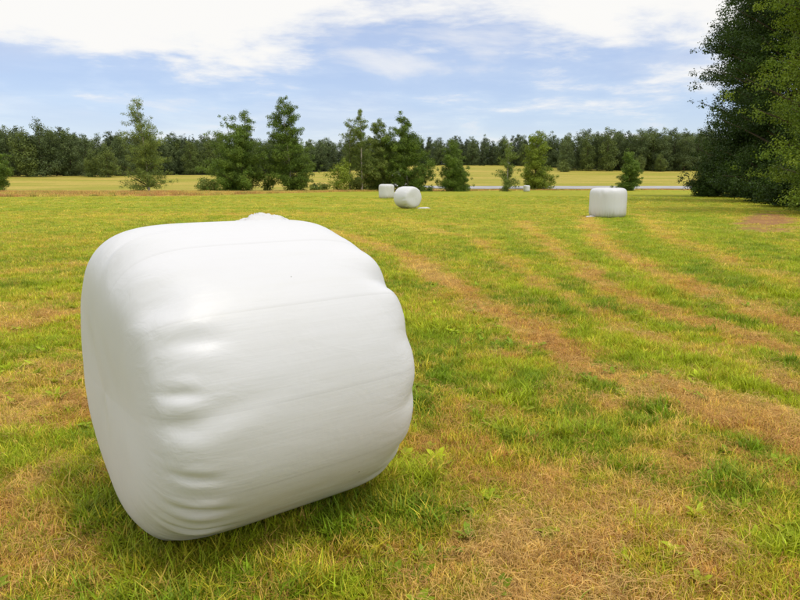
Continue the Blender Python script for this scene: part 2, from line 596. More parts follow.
m = NT('white_film_scrap')
tcn = m.n('ShaderNodeTexCoord').outputs['Object']
MAT_SCRAP = m.done(m.leafy((0.83, 0.83, 0.83), 0.35, 0.35, 0.45))


def bale_mesh(name, R, L, pe, sag, seed, nu=120, ns=70, fold=0.012, shear=0.0, corner=0.0, extra=(), upright=False, few=15, pe_left=None):
    """barrel shaped wrapped bale, axis along local X, resting on z=0"""
    r0 = np.random.default_rng(seed)
    t = np.linspace(0, math.pi, ns + 1)[1:-1]
    ct, st = np.cos(t), np.sin(t)
    pe = np.where(ct > 0, pe_left or pe, pe)
    rho = 1.0 / (np.abs(ct) ** pe + np.abs(st) ** pe) ** (1 / pe)
    s_, r_ = -ct * rho, st * rho
    u = np.linspace(0, 2 * math.pi, nu, endpoint=False)
    S, U = np.meshgrid(s_, u, indexing='ij')
    Rf = np.repeat(r_[:, None], nu, 1)
    # bulges: soft lumps and folds running in from each rim
    lump = np.zeros_like(S)
    for k in range(10):
        ph, fr, sh = r0.uniform(0, 6.28), r0.integers(2, 6), r0.uniform(-1, 1)
        lump += 0.10 * np.cos(fr * U + ph) * np.exp(-((S - sh) / 0.7) ** 2)
    folds = np.zeros_like(S)
    for side in (-1, 1):
        for k in range(few):
            u0, w, ln, am = r0.uniform(0, 6.28), r0.uniform(0.03, 0.10), r0.uniform(0.10, 0.38), r0.uniform(0.35, 1.0)
            du = (U - u0 - r0.uniform(-.25, .25) * (1 - side * S) + math.pi) % (2 * math.pi) - math.pi
            along = np.exp(-((S * side - r0.uniform(0.62, 0.9)) / ln) ** 2)
            folds += -am * np.exp(-(du / w) ** 2) * along + 0.75 * am * np.exp(-((du - 2.0 * w) / (1.5 * w)) ** 2) * along
    for side, u0, w, s0, ln, am in extra:
        du = (U - u0 - 0.10 * (1 - side * S) + math.pi) % (2 * math.pi) - math.pi
        along = np.exp(-((S * side - s0) / ln) ** 2)
        folds += am * (-np.exp(-(du / w) ** 2) + 0.6 * np.exp(-((du - 1.9 * w) / (1.4 * w)) ** 2) + 0.6 * np.exp(-((du + 1.9 * w) / (1.4 * w)) ** 2)) * along
    shell = sstep(Rf, 0.55, 0.97)
    dr = (0.014 * lump + fold * folds) * shell
    a = S * L / 2
    rr = R * Rf + dr
    # cap: slight dish and creases toward the middle
    capw = (1 - sstep(Rf, 0.2, 0.95))
    a = a - np.sign(S) * sstep(np.abs(S), 0.9, 1.0) * 0.012 * np.cos(3 * U + seed) * Rf
    a = a + np.sign(S) * sstep(np.abs(S), 0.9, 1.0) * 0.022 * (fbm(2.2 * Rf * np.cos(U) + 9, 1.2 * Rf * np.sin(U) + 9 + seed, seed, 3) - 0.5)
    b, c = rr * np.cos(U), rr * np.sin(U) * sag
    if shear:
        a = a - np.where(S > 0, S, 0) * shear * (c / R)
        a = a - np.where(S < 0, -S, 0) * corner * np.clip(c / R, 0, 1)
    z = R * sag + c
    zf = 0.028
    z = zf + np.where(z > zf + 0.05, z - zf, 0.05 * np.exp((z - zf - 0.05) / 0.05)) - 0.006
    v = np.stack([a, b, z], -1).reshape(-1, 3)
    if upright:
        v = np.stack([-c.ravel(), b.ravel(), a.ravel() + L / 2 - 0.03], 1)
    n_s = len(t)
    j0 = (np.arange(n_s - 1)[:, None] * nu + np.arange(nu)[None, :]).ravel()
    j1 = (np.arange(n_s - 1)[:, None] * nu + (np.arange(nu)[None, :] + 1) % nu).ravel()
    q = np.stack([j0, j1, j1 + nu, j0 + nu], 1)
    e0 = v[:nu].mean(0)
    e1 = v[-nu:].mean(0)
    v = np.vstack([v, e0, e1])
    f0 = np.stack([(np.arange(nu) + 1) % nu, np.arange(nu), np.full(nu, len(v) - 2)], 1)
    o = (n_s - 1) * nu
    f1 = np.stack([o + np.arange(nu), o + (np.arange(nu) + 1) % nu, np.full(nu, len(v) - 1)], 1)
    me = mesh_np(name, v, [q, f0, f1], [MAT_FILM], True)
    w = np.zeros((len(v), 3), np.float32)
    Uw = np.where(U > math.pi * 1.5, U - 2 * math.pi, U)
    w[:-2, 0] = (S + np.sign(S) * (1 - Rf) * sstep(np.abs(S), .8, 1)).ravel()
    w[:-2, 1] = (Uw * R).ravel()
    w[:-2, 2] = Rf.ravel()
    at = me.attributes.new('wrap', 'FLOAT_VECTOR', 'POINT')
    at.data.foreach_set('vector', w.ravel())
    return me


def crumple(name, length, width, height, seed, n=46, k=18):
    """a gathered strip of loose film, lying along local X"""
    x = np.linspace(-.5, .5, n)
    y = np.linspace(-.5, .5, k)
    X, Y = np.meshgrid(x, y, indexing='ij')
    env = np.clip(1 - (2 * X) ** 2, 0, 1) ** 0.45 * np.clip(1 - (2 * Y) ** 2, 0, 1) ** 0.6
    nz = fbm(X * 5 + seed, Y * 3 + seed, seed, 3, 0.5)
    rid = 1 - np.abs(2 * fbm(X * 7 + 2 * Y + seed, Y * 4, seed + 5, 2) - 1)
    Z = height * env * (0.25 + 0.5 * nz + 0.55 * rid ** 2)
    V = np.stack([X * length + 0.03 * (nz - .5) * length, Y * width + 0.25 * width * (rid - .5), Z], -1).reshape(-1, 3)
    i = (np.arange(n - 1)[:, None] * k + np.arange(k - 1)[None, :]).ravel()
    return mesh_np(name, V, np.stack([i, i + k, i + k + 1, i + 1], 1), [MAT_FILM], True)


YAW = 0.922


# side, angle, angular width, where along the axis, length, depth of each marked fold of the big bale
BIGFOLDS = [(1, 1.80, 0.16, 0.95, 0.30, 0.9), (1, 2.36, 0.075, 0.95, 0.22, 1.15), (1, 2.80, 0.085, 0.95, 0.20, 1.1), (1, 3.25, 0.085, 0.92, 0.22, 0.95), (1, 3.75, 0.08, 0.9, 0.25, 0.9),
            (-1, 2.62, 0.05, 0.70, 0.16, 0.55), (-1, 2.28, 0.10, 0.82, 0.16, 0.45), (-1, 3.66, 0.032, 0.72, 0.14, 1.0), (-1, 3.88, 0.028, 0.70, 0.17, 1.0),
            (-1, 3.1, 0.07, 0.8, 0.14, 0.5), (-1, 2.0, 0.10, 0.9, 0.22, 0.6), (-1, 2.9, 0.03, 0.8, 0.1, 0.4), (-1, 3.4, 0.03, 0.78, 0.12, 0.5)]


def make_bale(loc, axis_angle, label, big=False, seed=1, R=0.63, L=1.2, scrap=None, pe=4.6, sag=0.97, upright=False):
    root = add('wrapped_bale', None, None, loc, axis_angle)
    root.empty_display_size = 0.4
    tag(root, label, 'hay bale', 'white wrapped hay bales on the meadow')
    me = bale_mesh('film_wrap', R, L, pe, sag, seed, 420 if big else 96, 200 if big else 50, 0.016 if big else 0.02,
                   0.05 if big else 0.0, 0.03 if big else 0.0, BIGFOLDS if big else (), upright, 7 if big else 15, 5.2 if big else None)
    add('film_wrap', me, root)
    if scrap:
        sx, sy, ln, rot = scrap
        o = add('loose_film_tail', crumple('loose_film_tail', ln, ln * 0.3, 0.07, seed + 3), root, (sx, sy, 0.02), rot)
    return root


bx, by = -0.673, 2.682
big = make_bale((bx, by, 0.006), math.pi / 2 - YAW,
                'huge white film wrapped round bale lying close up in the foreground', True, 4, 0.649, 1.143, pe=4.63)
tuft = add('gathered_film_tuft', crumple('gathered_film_tuft', 0.25, 0.16, 0.045, 9, 60, 30), big, (0.17, 0.10, 1.228), 0.25)
tag(tuft, 'crumpled tuft of gathered white film on top')

p = ground_at(607, 26.9)
make_bale(p, math.radians(8), 'white wrapped bale standing alone near the right-hand trees', seed=21, R=0.765, L=1.23, scrap=(-0.85, -0.25, 0.4, 0.2), pe=6.5, upright=True)
p = ground_at(407.5, 35.6)
make_bale(p, math.radians(-52), 'nearer of two white bales side by side in the middle distance, its round end showing', seed=22, R=0.62, L=1.2,
          scrap=(0.75, 0.55, 0.7, 0.9), pe=6.0)
p = ground_at(386.5, 56.0)
make_bale(p, math.radians(4), 'smaller of two neighbouring white bales, just left and behind, below the birch clump', seed=23, R=0.69, L=1.24, pe=6.5, upright=True)
p = ground_at(526.5, 128.0)
make_bale(p, math.radians(15), 'tiny far white bale in front of the road below the light green tree', seed=24, R=0.66, L=1.25, upright=True, pe=6)
p = ground_at(631.5, 140.0)
make_bale(p, math.radians(-20), 'tiny far white bale beside the dark cone shaped tree', seed=25, R=0.66, L=1.2, upright=True, pe=6)

# ------------------------------------------------------------------ trees
def bark_mat(name, a, b, marks=False):
    m = NT(name)
    o = m.n('ShaderNodeTexCoord').outputs['Object']
    if marks:
        k = m.noise(m.mapping(o, (2.2, 2.2, 7.0)), 1.0, 4, 0.6)
        c = m.mix(m.rng(k, 0.54, 0.62, 0, 1), a, b)
    else:
        c = m.mix(m.noise(m.mapping(o, (5, 5, 1.2)), 1.5, 5, 0.6), a, b)
    return m.done(m.principled(c, 0.9, m.bump(m.noise(m.mapping(o, (6, 6, 1.5)), 2, 4), 0.6, 0.04), 0.15))


MAT_BIRCH = bark_mat('birch_bark', (0.55, 0.50, 0.42), (0.10, 0.08, 0.06), True)
MAT_BARK = bark_mat('brown_bark', (0.06, 0.045, 0.03), (0.14, 0.11, 0.075))


def leaf_mat(name, c0, c1, trans=0.22):
    m = NT(name)
    P = m.pos()
    v = m.attr('leafvar', out='Fac')
    c = m.mix(v, c0, c1)
    n = m.noise(P, 0.45, 3, 0.6)
    c = m.scalecol(c, m.rng(n, 0.3, 0.7, 0.68, 1.3))
    return m.done(m.leafy(c, trans, 0.5, 0.3))


LM = {
    'birch': leaf_mat('birch_leaf', (0.130, 0.200, 0.036), (0.290, 0.350, 0.070)),
    'alder': leaf_mat('alder_leaf', (0.078, 0.150, 0.018), (0.220, 0.310, 0.040)),
    'lime': leaf_mat('lime_leaf', (0.155, 0.235, 0.020), (0.33, 0.40, 0.042)),
    'oak': leaf_mat('oak_leaf', (0.016, 0.042, 0.005), (0.072, 0.128, 0.014)),
    'edge': leaf_mat('edge_leaf', (0.085, 0.160, 0.012), (0.29, 0.37, 0.030)),
    'wood': leaf_mat('wood_leaf', (0.080, 0.122, 0.040), (0.180, 0.230, 0.078), 0.18),  # wood and spruce colours lightened and greyed in place of distance haze
    'woodlight': leaf_mat('wood_leaf_light', (0.100, 0.148, 0.034), (0.215, 0.265, 0.060), 0.18),
    'spruce': leaf_mat('spruce_needles', (0.050, 0.078, 0.032), (0.115, 0.148, 0.060), 0.15),
}


def tubes(paths, sides=6):
    """paths: list of (points (n,3), radii (n,)) -> verts, quads"""
    V, Fq = [], []
    off = 0
    for pts, rad_ in paths:
        pts = np.asarray(pts, float)
        n = len(pts)
        tn = np.gradient(pts, axis=0)
        tn /= np.linalg.norm(tn, axis=1)[:, None] + 1e-9
        ref = np.where(np.abs(tn[:, 2:3]) > 0.9, np.array([[1., 0, 0]]), np.array([[0, 0, 1.]]))
        a = np.cross(tn, ref)
        a /= np.linalg.norm(a, axis=1)[:, None] + 1e-9
        b = np.cross(tn, a)
        th = np.linspace(0, 2 * math.pi, sides, endpoint=False)
        ring = pts[:, None, :] + np.asarray(rad_)[:, None, None] * (np.cos(th)[None, :, None] * a[:, None, :] + np.sin(th)[None, :, None] * b[:, None, :])
        V.append(ring.reshape(-1, 3))
        i = (np.arange(n - 1)[:, None] * sides + np.arange(sides)[None, :]).ravel()
        j = (np.arange(n - 1)[:, None] * sides + (np.arange(sides)[None, :] + 1) % sides).ravel()
        Fq.append(np.stack([i, j, j + sides, i + sides], 1) + off)
        off += n * sides
    return np.vstack(V), np.vstack(Fq)


def leaves(cent, nrm_, size, r0):
    """diamond shaped folded leaves: four verts, two triangles each"""
    n = len(cent)
    ax = r0.normal(size=(n, 3))
    ax -= (ax * nrm_).sum(1)[:, None] * nrm_
    ax /= np.linalg.norm(ax, axis=1)[:, None] + 1e-9
    bx_ = np.cross(nrm_, ax)
    s = size * r0.uniform(0.65, 1.35, n)
    s = s[:, None]
    fold = nrm_ * s * 0.16
    v = np.stack([cent - ax * s * 0.55, cent + bx_ * s * 0.34 + fold, cent + ax * s * 0.55, cent - bx_ * s * 0.34 + fold], 1).reshape(-1, 3)
    b = np.arange(n)[:, None] * 4
    f = np.concatenate([b + [[0, 1, 2]], b + [[0, 2, 3]]], 0)
    return v, f


def tree_meshes(name, H, W, prof, leaf, bark, nclus, nleaf, lsize, crad, seed, lean=(0, 0), trunk_r=None,
                droop=0.0, flat=0.85, bulk=0.55, stems=1, depth=1.0, wander=0.25, up=0.0, boughs=3, shell=0.45):
    """H height, W greatest half width; prof = [(height fraction, width fraction)...]. Origin at the base."""
    r0 = np.random.default_rng(seed)
    ph, pw = np.array(prof).T
    hs = np.linspace(0, 1, 9)
    tops = []
    trunk_r = trunk_r or H * 0.012
    paths = []
    stem_curves = []
    for sidx in range(stems):
        off = np.array([0, 0]) if stems == 1 else np.array([math.cos(2.4 * sidx), math.sin(2.4 * sidx)]) * W * 0.34
        hh = H * (1 if sidx == 0 else r0.uniform(0.82, 0.97))
        bend = np.cumsum(r0.normal(0, wander * H * 0.012, (9, 2)), 0)
        bend -= bend[0]
        pts = np.stack([lean[0] * hs ** 1.3 + off[0] * (0.25 + 0.75 * hs) + bend[:, 0], lean[1] * hs ** 1.3 + off[1] * (0.25 + 0.75 * hs) + bend[:, 1], hh * 0.97 * hs - 0.15], 1)
        rad_ = trunk_r * (1 - 0.93 * hs) ** 0.8
        rad_[0] *= 1.25
        paths.append((pts, rad_))
        stem_curves.append(pts)
    # clusters
    cs, cr = [], []
    zs_c = ph[0] + (ph[-1] - ph[0]) * np.linspace(0.002, 1, 400)
    wts = np.interp(zs_c, ph, pw) ** bulk_pow(bulk) + 0.03
    cdf = np.cumsum(wts) / wts.sum()
    for k in range(nclus):
        hf = np.interp((k + r0.random()) / nclus, cdf, zs_c)
        st = stem_curves[r0.integers(stems)]
        axis = np.array([np.interp(hf * H, st[:, 2], st[:, i]) for i in range(2)])
        lim = np.interp(hf, ph, pw) * W
        rr = lim * (r0.random() ** bulk) * r0.uniform(0.85, 1.18)
        th = r0.uniform(0, 2 * math.pi)
        c = np.array([axis[0] + rr * math.cos(th), axis[1] + rr * math.sin(th) * depth, hf * H])
        rad_c = crad * r0.uniform(0.6, 1.3) * (0.55 + 0.45 * min(1, lim / (0.6 * W)))
        cs.append(c)
        cr.append(rad_c)
        if k % 2 == 0 or lim < 0.4 * W:
            z0 = max(0.04 * H, (hf - 0.05 - 0.35 * rr / H) * H)
            z0 = min(z0, H * 0.94)
            p0 = np.array([np.interp(z0, st[:, 2], st[:, 0]), np.interp(z0, st[:, 2], st[:, 1]), z0])
            mid = 0.55 * p0 + 0.45 * c + np.array([0, 0, 0.06 * rr])
            tr = trunk_r * max(0.05, (1 - z0 / H)) * 0.42
            q = np.linspace(0, 1, 5)[:, None]
            pp = (1 - q) ** 2 * p0 + 2 * q * (1 - q) * mid + q ** 2 * c
            paths.append((pp, np.maximum(tr * (1 - 0.85 * q[:, 0]), 0.006)))
    if boughs:
        # each limb carries a chain of leaf sprays that thins out and droops toward its tip
        nc, nr2 = [], []
        for c, q in zip(cs, cr):
            st = stem_curves[0]
            ax0 = np.array([np.interp(c[2], st[:, 2], st[:, 0]), np.interp(c[2], st[:, 2], st[:, 1])])
            out = np.array([c[0] - ax0[0], c[1] - ax0[1]])
            ln = np.linalg.norm(out) + 1e-6
            side = np.array([-out[1], out[0]]) / ln
            rise = r0.uniform(0.05, 0.45)
            for j in range(boughs):
                f = 1.10 - 0.55 * (boughs - 1 - j) / max(1, boughs - 1)
                xy = ax0 + out * f + side * r0.normal(0, 0.35 * q)
                z = c[2] + ln * rise * (f - 1) - droop * 1.6 * ln * max(0, f - 0.8) + r0.normal(0, 0.22 * q)
                nc.append((xy[0], xy[1], min(z, H)))
                nr2.append(q * (1.0 - 0.5 * j / max(1, boughs - 1)) * r0.uniform(0.75, 1.2))
        cs, cr = nc, nr2
    cs, cr = np.array(cs), np.array(cr)
    w = cr ** 2
    idx = r0.choice(len(cs), nleaf, p=w / w.sum())
    d = r0.normal(size=(nleaf, 3))
    d /= np.linalg.norm(d, axis=1)[:, None]
    rad_l = r0.random(nleaf) ** shell
    offs = d * (rad_l * cr[idx])[:, None]
    offs[:, 2] *= flat
    if up:
        low = offs[:, 2] < 0
        offs[low, 2] *= 1 - up
    offs[:, 2] -= droop * np.hypot(offs[:, 0], offs[:, 1]) ** 1.3
    # frayed outline: some leaves stray outward along twigs
    stray = r0.random(nleaf) < 0.12
    offs[stray] *= r0.uniform(1.1, 1.6, stray.sum())[:, None]
    cent = cs[idx] + offs
    cent[:, 2] = np.maximum(cent[:, 2], 0.12)
    nr_ = d * 0.8 + np.array([0, 0, 0.5]) + r0.normal(0, 0.38, (nleaf, 3))
    nr_ /= np.linalg.norm(nr_, axis=1)[:, None] + 1e-9
    lv, lf = leaves(cent, nr_, lsize, r0)
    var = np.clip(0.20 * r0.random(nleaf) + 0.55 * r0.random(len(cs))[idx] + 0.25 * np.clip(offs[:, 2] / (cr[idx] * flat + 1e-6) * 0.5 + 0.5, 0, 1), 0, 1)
    tv, tf = tubes(paths, 6)
    nst = sum(6 * (len(p_[0]) - 1) for p_ in paths[:stems])
    trunk = mesh_np(name + '_trunk', tv, tf, [bark, MAT_BARK], True, mat_index=(np.arange(len(tf)) >= nst))
    crown = mesh_np(name + '_crown', lv, lf, [leaf], False, vattr={'leafvar': np.repeat(var, 4)})
    return trunk, crown


def bulk_pow(b):
    return 1.0 + b


def plant(name, meshes, loc, rz, label, cat='tree', group=None, scale=None):
    root = add(name, None, None, loc, rz)
    tag(root, label, cat, group)
    if scale:
        root.scale = scale
    add('trunk' if cat == 'tree' else 'stem', meshes[0], root)
    add('crown' if cat == 'tree' else 'foliage', meshes[1], root)
    return root


P_BIRCH = [(0.04, 0.55), (0.08, 0.85), (0.2, 1.0), (0.32, 0.9), (0.45, 0.72), (0.55, 0.80), (0.66, 0.78), (0.78, 0.55), (0.88, 0.42), (0.96, 0.3), (1.0, 0.08)]
P_BUSHY = [(0.01, 0.75), (0.1, 1.0), (0.3, 0.97), (0.45, 0.85), (0.58, 0.74), (0.72, 0.60), (0.85, 0.44), (0.95, 0.26), (1.0, 0.08)]
P_SPIRE = [(0.02, 0.55), (0.1, 0.9), (0.25, 1.0), (0.45, 0.85), (0.6, 0.74), (0.75, 0.64), (0.88, 0.50), (0.96, 0.30), (1.0, 0.10)]
P_SLIM = [(0.10, 0.5), (0.25, 0.9), (0.45, 0.8), (0.6, 0.7), (0.75, 0.85), (0.9, 0.6), (1.0, 0.1)]
P_CONE = [(0.01, 0.8), (0.12, 1.0), (0.4, 0.86), (0.7, 0.56), (0.9, 0.28), (1.0, 0.06)]
P_ROUND = [(0.02, 0.6), (0.2, 0.95), (0.45, 1.0), (0.7, 0.8), (0.9, 0.45), (1.0, 0.12)]

# the line of trees behind the bales: px, depth, top py, half width px, ...
MID = [
    ('alder_tree', -8, 118, 140, 17, P_ROUND, 'alder', MAT_BARK, 61, 37088, 0.18, 1.05, {}, 'dark bushy tree cut by the left picture edge at the brown strip'),
    ('birch_tree', 149, 118, 97, 27, P_BIRCH, 'birch', MAT_BIRCH, 138, 30745, 0.16, 0.88, dict(lean=(-1.2, 0), droop=0.12, bulk=0.7), 'tall airy birch with pale trunk standing apart on the left'),
    ('alder_tree', 237, 122, 112, 31, P_BUSHY, 'alder', MAT_BARK, 130, 68877, 0.19, 1.09, dict(stems=2), 'broad bushy tree with twin tops and foliage down to the ground'),
    ('birch_tree', 291, 123, 95, 24, P_SPIRE, 'alder', MAT_BIRCH, 122, 58281, 0.18, 0.99, dict(droop=0.1, lean=(-0.9, 0)), 'tallest dark spire shaped tree right of the twin topped bushy tree'),
    ('birch_tree', 350, 126, 117, 12, P_SLIM, 'birch', MAT_BIRCH, 61, 10193, 0.16, 0.69, dict(droop=0.12), 'slim sparse birch, left one of the birch clump behind the paired bales'),
    ('birch_tree', 362, 124, 107, 13, P_SLIM, 'birch', MAT_BIRCH, 74, 14270, 0.16, 0.69, dict(droop=0.12, lean=(-0.5, 0)), 'slender birch with long bare white trunk in the birch clump'),
    ('birch_tree', 381, 128, 118, 19, P_SPIRE, 'birch', MAT_BIRCH, 90, 45035, 0.18, 0.95, dict(droop=0.08), 'dense middle birch of the clump, behind the smaller far bale'),
    ('birch_tree', 408, 126, 110, 23, P_BUSHY, 'alder', MAT_BIRCH, 110, 52983, 0.18, 0.99, dict(droop=0.08, lean=(-1.4, 0)), 'tall full birch at the right end of the clump'),
    ('bird_cherry_tree', 454, 127, 137, 17, P_CONE, 'alder', MAT_BARK, 81, 39737, 0.17, 0.90, dict(lean=(-0.6, 0)), 'dark cone shaped tree where the grey road comes into view'),
    ('birch_tree', 507, 127, 139, 12, P_SPIRE, 'birch', MAT_BIRCH, 61, 12232, 0.15, 0.65, dict(droop=0.1), 'small thin grey green tree with open crown before the road'),
    ('rowan_tree', 535, 147, 130, 16, P_SPIRE, 'lime', MAT_BARK, 81, 29669, 0.20, 0.99, dict(), 'bright light green tree above the tiny bale by the road'),
    ('juniper_tree', 627, 136, 146, 12.5, P_CONE, 'alder', MAT_BARK, 61, 27550, 0.17, 0.81, dict(), 'lone dark narrow tree in front of the right end of the road'),
]
for i, (nm, px, D, top, hw, prof, lf, bk, nc, nl, ls, cr_, kw, lab) in enumerate(MID):
    g = ground_at(px, D)
    H = height_at(top, D) - g.z
    W = 1.12 * hw / F_PX * D
    ms = tree_meshes(nm, H, W, prof, LM[lf], bk, nc, nl, ls, cr_, 100 + i, **kw)
    plant(nm, ms, g, 0, lab, 'tree', 'trees in a loose line behind the bales')

BUSH = [(340, 121, 160, 12, 'lime', 'round light green bush at the left foot of the birch clump'),
        (208, 120, 179, 11, 'birch', 'low sprawling bush left of the twin topped bushy tree'),
        (318, 122, 184, 10, 'birch', 'low scrubby bush right of the tall spire shaped tree'),
        (266, 124, 150, 15, 'alder', 'bush filling the gap between the two tall dark trees'),
        (423, 127, 150, 14, 'alder', 'rounded dark bush at the right edge of the birch clump'),
        (358, 126, 177, 12, 'birch', 'low bush around the bare white birch trunks'),
        (372, 127, 152, 12, 'alder', 'dark bush below the birches behind the smaller far bale'),
        (544, 146, 172, 9, 'lime', 'small shrub at the right foot of the bright light green tree')]
for i, (px, D, top, hw, lf, lab) in enumerate(BUSH):
    g = ground_at(px, D)
    H = height_at(top, D) - g.z
    W = hw / F_PX * D
    ms = tree_meshes('bush', H, W, P_ROUND, LM[lf], MAT_BARK, 34, int(1400 + 170 * H * W), 0.23, min(0.95, 0.42 * H), 200 + i, stems=3, trunk_r=0.06, boughs=0)
    plant('bush', ms, g, 0, lab, 'bush', 'bushes among the trees behind the bales')

# ------------------------------------------------------------------ the tall dark trees on the right
P_OAK = [(0.02, 0.6), (0.06, 0.85), (0.15, 0.97), (0.3, 1.0), (0.5, 1.0), (0.7, 0.94), (0.85, 0.78), (0.95, 0.5), (1.0, 0.15)]
RIGHT = [
    # x, y, H, W, leaf, n clusters, leaves, size, crad, label
    (35.0, 64, 24.0, 5.9, 'oak', 230, 150000, 0.165, 1.3, 'tall dark broadleaf tree whose ragged left edge meets the sky at right'),
    (39.5, 60, 26.0, 7.0, 'oak', 150, 50000, 0.24, 1.5, 'tall dark tree behind the ragged edged one at right'),
    (28.6, 47, 23.0, 5.6, 'oak', 220, 140000, 0.14, 1.15, 'dark broadleaf tree in the middle of the right-hand tree wall'),
    (21.6, 31, 17.5, 4.8, 'edge', 190, 130000, 0.10, 0.95, 'nearest leafy tree at the right picture edge with bright yellow green tips'),
]
for i, (x, y, H, W, lf, nc, nl, ls, cr_, lab) in enumerate(RIGHT):
    ms = tree_meshes('broadleaf_tree', H, W, P_OAK, LM[lf], MAT_BARK, nc, nl, ls, cr_, 300 + i, droop=0.20, bulk=0.40, flat=0.85, trunk_r=0.34, up=0.30, boughs=4)
    plant('broadleaf_tree', ms, (x, y, float(terrain(x, y))), 0, lab, 'tree', 'tall trees of the wood edge on the right')
UNDER = [(32.4, 65.5, 4.5, 2.6, 'oak', 'dark bush closing the gap beneath the ragged edged tall tree'),
         (35.8, 63.0, 4.5, 2.6, 'oak', 'dark bush deep in the shade of the right-hand tree wall'),
         (29.6, 62.5, 3.4, 2.0, 'oak', 'dark undergrowth bush at the left foot of the right-hand trees'),
         (31.0, 59.0, 3.2, 2.4, 'oak', 'dark bush under the middle of the right-hand tree wall'),
         (26.0, 45.5, 3.0, 2.6, 'oak', 'shaded bush behind the bare brown earth patch'),
         (18.9, 27.2, 2.0, 1.5, 'edge', 'leafy bush at the right picture edge beside the bare earth patch'),
         (23.0, 38.0, 3.4, 2.4, 'oak', 'tall shaded bush between the nearest leafy tree and the darker trees')]
for i, (x, y, H, W, lf, lab) in enumerate(UNDER):
    ms = tree_meshes('undergrowth_bush', H, W, P_ROUND, LM[lf], MAT_BARK, 60, 16000, 0.13, 0.65, 340 + i, stems=3, trunk_r=0.05)
    plant('undergrowth_bush', ms, (x, y, float(terrain(x, y))), 0, lab, 'bush', 'undergrowth along the right-hand trees')

# ------------------------------------------------------------------ far woods
protoW = {}
for k, (nm, prof, lf, H, W, nc, nl, ls, cr_) in enumerate([
        ('oakish', P_ROUND, 'wood', 18, 5.0, 80, 7500, 0.42, 1.6),
        ('oakish', P_BUSHY, 'wood', 19, 4.6, 80, 7500, 0.42, 1.6),
        ('oakish', P_SLIM, 'wood', 20, 4.4, 70, 6500, 0.42, 1.6),
        ('lightish', P_ROUND, 'woodlight', 15, 4.6, 70, 6500, 0.42, 1.5),
        ('lightish', P_SPIRE, 'woodlight', 18, 4.0, 70, 6500, 0.42, 1.5),
        ('sprucey', P_CONE, 'spruce', 19, 3.0, 90, 3800, 0.50, 0.95),
        ('sprucey', P_SPIRE, 'spruce', 20, 3.0, 80, 3400, 0.50, 1.05)]):
    protoW[k] = (tree_meshes('wood_tree', H, W, prof, LM[lf], MAT_BARK, nc, nl, ls, cr_, 400 + k, trunk_r=0.22, boughs=0, shell=0.35), H)


def wood_tree(px, D, top, kind, label, group, wscale=1.0, r0=rng):
    g = ground_at(px, D)
    H = height_at(top, D) - g.z
    ms, H0 = protoW[kind]
    s = H / H0
    plant('woodland_tree', ms, g, float(r0.uniform(0, 6.28)), label, 'tree', group, (s * wscale, s * wscale, s))


GL = 'front trees of the wood behind the left field'
LEFTW = [(-6, 228, 118, 0), (10, 236, 126, 1), (27, 230, 128, 3), (43, 232, 119, 0), (57, 238, 131, 2), (72, 240, 129, 1), (88, 236, 135, 0),
         (93, 228, 148, 3), (108, 226, 142, 3), (122, 240, 133, 1), (168, 262, 141, 1), (183, 270, 146, 0), (197, 275, 145, 3)]
LLAB = {0: ('dark round headed tree of the wood behind the left field'),
        1: ('dark full tree of the wood behind the left field'),
        2: ('dark loose crowned tree of the wood behind the left field'),
        3: ('lighter green rounded tree of the wood behind the left field')}
SPECIAL_L = {0: 'tall dark tree of the left wood, at the left picture edge', 3: 'tallest rounded dark tree of the left wood, standing above its neighbours',
             8: 'brightest light green rounded tree of the left wood, left of the airy birch',
             7: 'olive green rounded tree of the left wood, two places left of the airy birch',
             12: 'small rounded light tree of the far wood, left of the twin topped bushy tree'}
ORD = ['first', 'second', 'third', 'fourth', 'fifth', 'sixth']


def ordinals(rows, special, labs):
    out = []
    for i, r in enumerate(rows):
        if i in special:
            out.append(special[i])
            continue
        same = sorted(q[0] for j, q in enumerate(rows) if q[3] == r[3] and j not in special)
        out.append(labs[r[3]] if len(same) == 1 else ORD[same.index(r[0])] + ' ' + labs[r[3]].replace('in the wood beyond the road on the right', 'from left in the wood at right').replace('of the wood behind the left field', 'from left in the left wood').replace('at the front of the wood on the right', 'from left before the right wood'))
    return out


for (px, D, top, k), lab in zip(LEFTW, ordinals(LEFTW, SPECIAL_L, LLAB)):
    wood_tree(px, D, top, k, lab, GL)

GM = 'front trees of the dark wood across the middle distance'
for i, px in enumerate([204, 218, 254, 270, 308, 322, 334, 346, 368, 392]):
    wood_tree(px, 318 + 6 * (i % 3), 146 - (i * 7) % 5, [0, 1, 6, 1][i % 4], 'dark tree in the front of the distant wood behind the left and middle trees', GM)
for i, px in enumerate([416, 428, 438, 449, 461, 472, 482, 492, 503, 514, 524, 541, 552, 561]):
    wood_tree(px, 372 + 4 * (i % 3), 135 + (i * 7) % 11, [5, 6, 0, 5, 6, 1][i % 6], 'dark conifer in the front of the distant wood beyond the road', GM, 1.15)
GR = 'front trees of the wood beyond the far field on the right'
RW = [(566, 288, 137, 1), (577, 292, 133, 0), (587, 286, 135, 4), (597, 290, 131, 2), (607, 284, 127, 4), (618, 292, 131, 0), (629, 288, 133, 1), (641, 284, 129, 2),
      (652, 290, 130, 3), (662, 284, 128, 1), (673, 288, 132, 0), (684, 282, 131, 2), (697, 286, 129, 0), (640, 276, 154, 3), (660, 278, 153, 3)]
RLAB = {0: 'dark round headed tree in the wood beyond the road on the right', 1: 'dark full tree in the wood beyond the road on the right',
        2: 'dark loose crowned tree in the wood beyond the road on the right', 3: 'low lighter rounded tree at the front of the wood on the right',
        4: 'pale olive tree in the wood beyond the road on the right'}
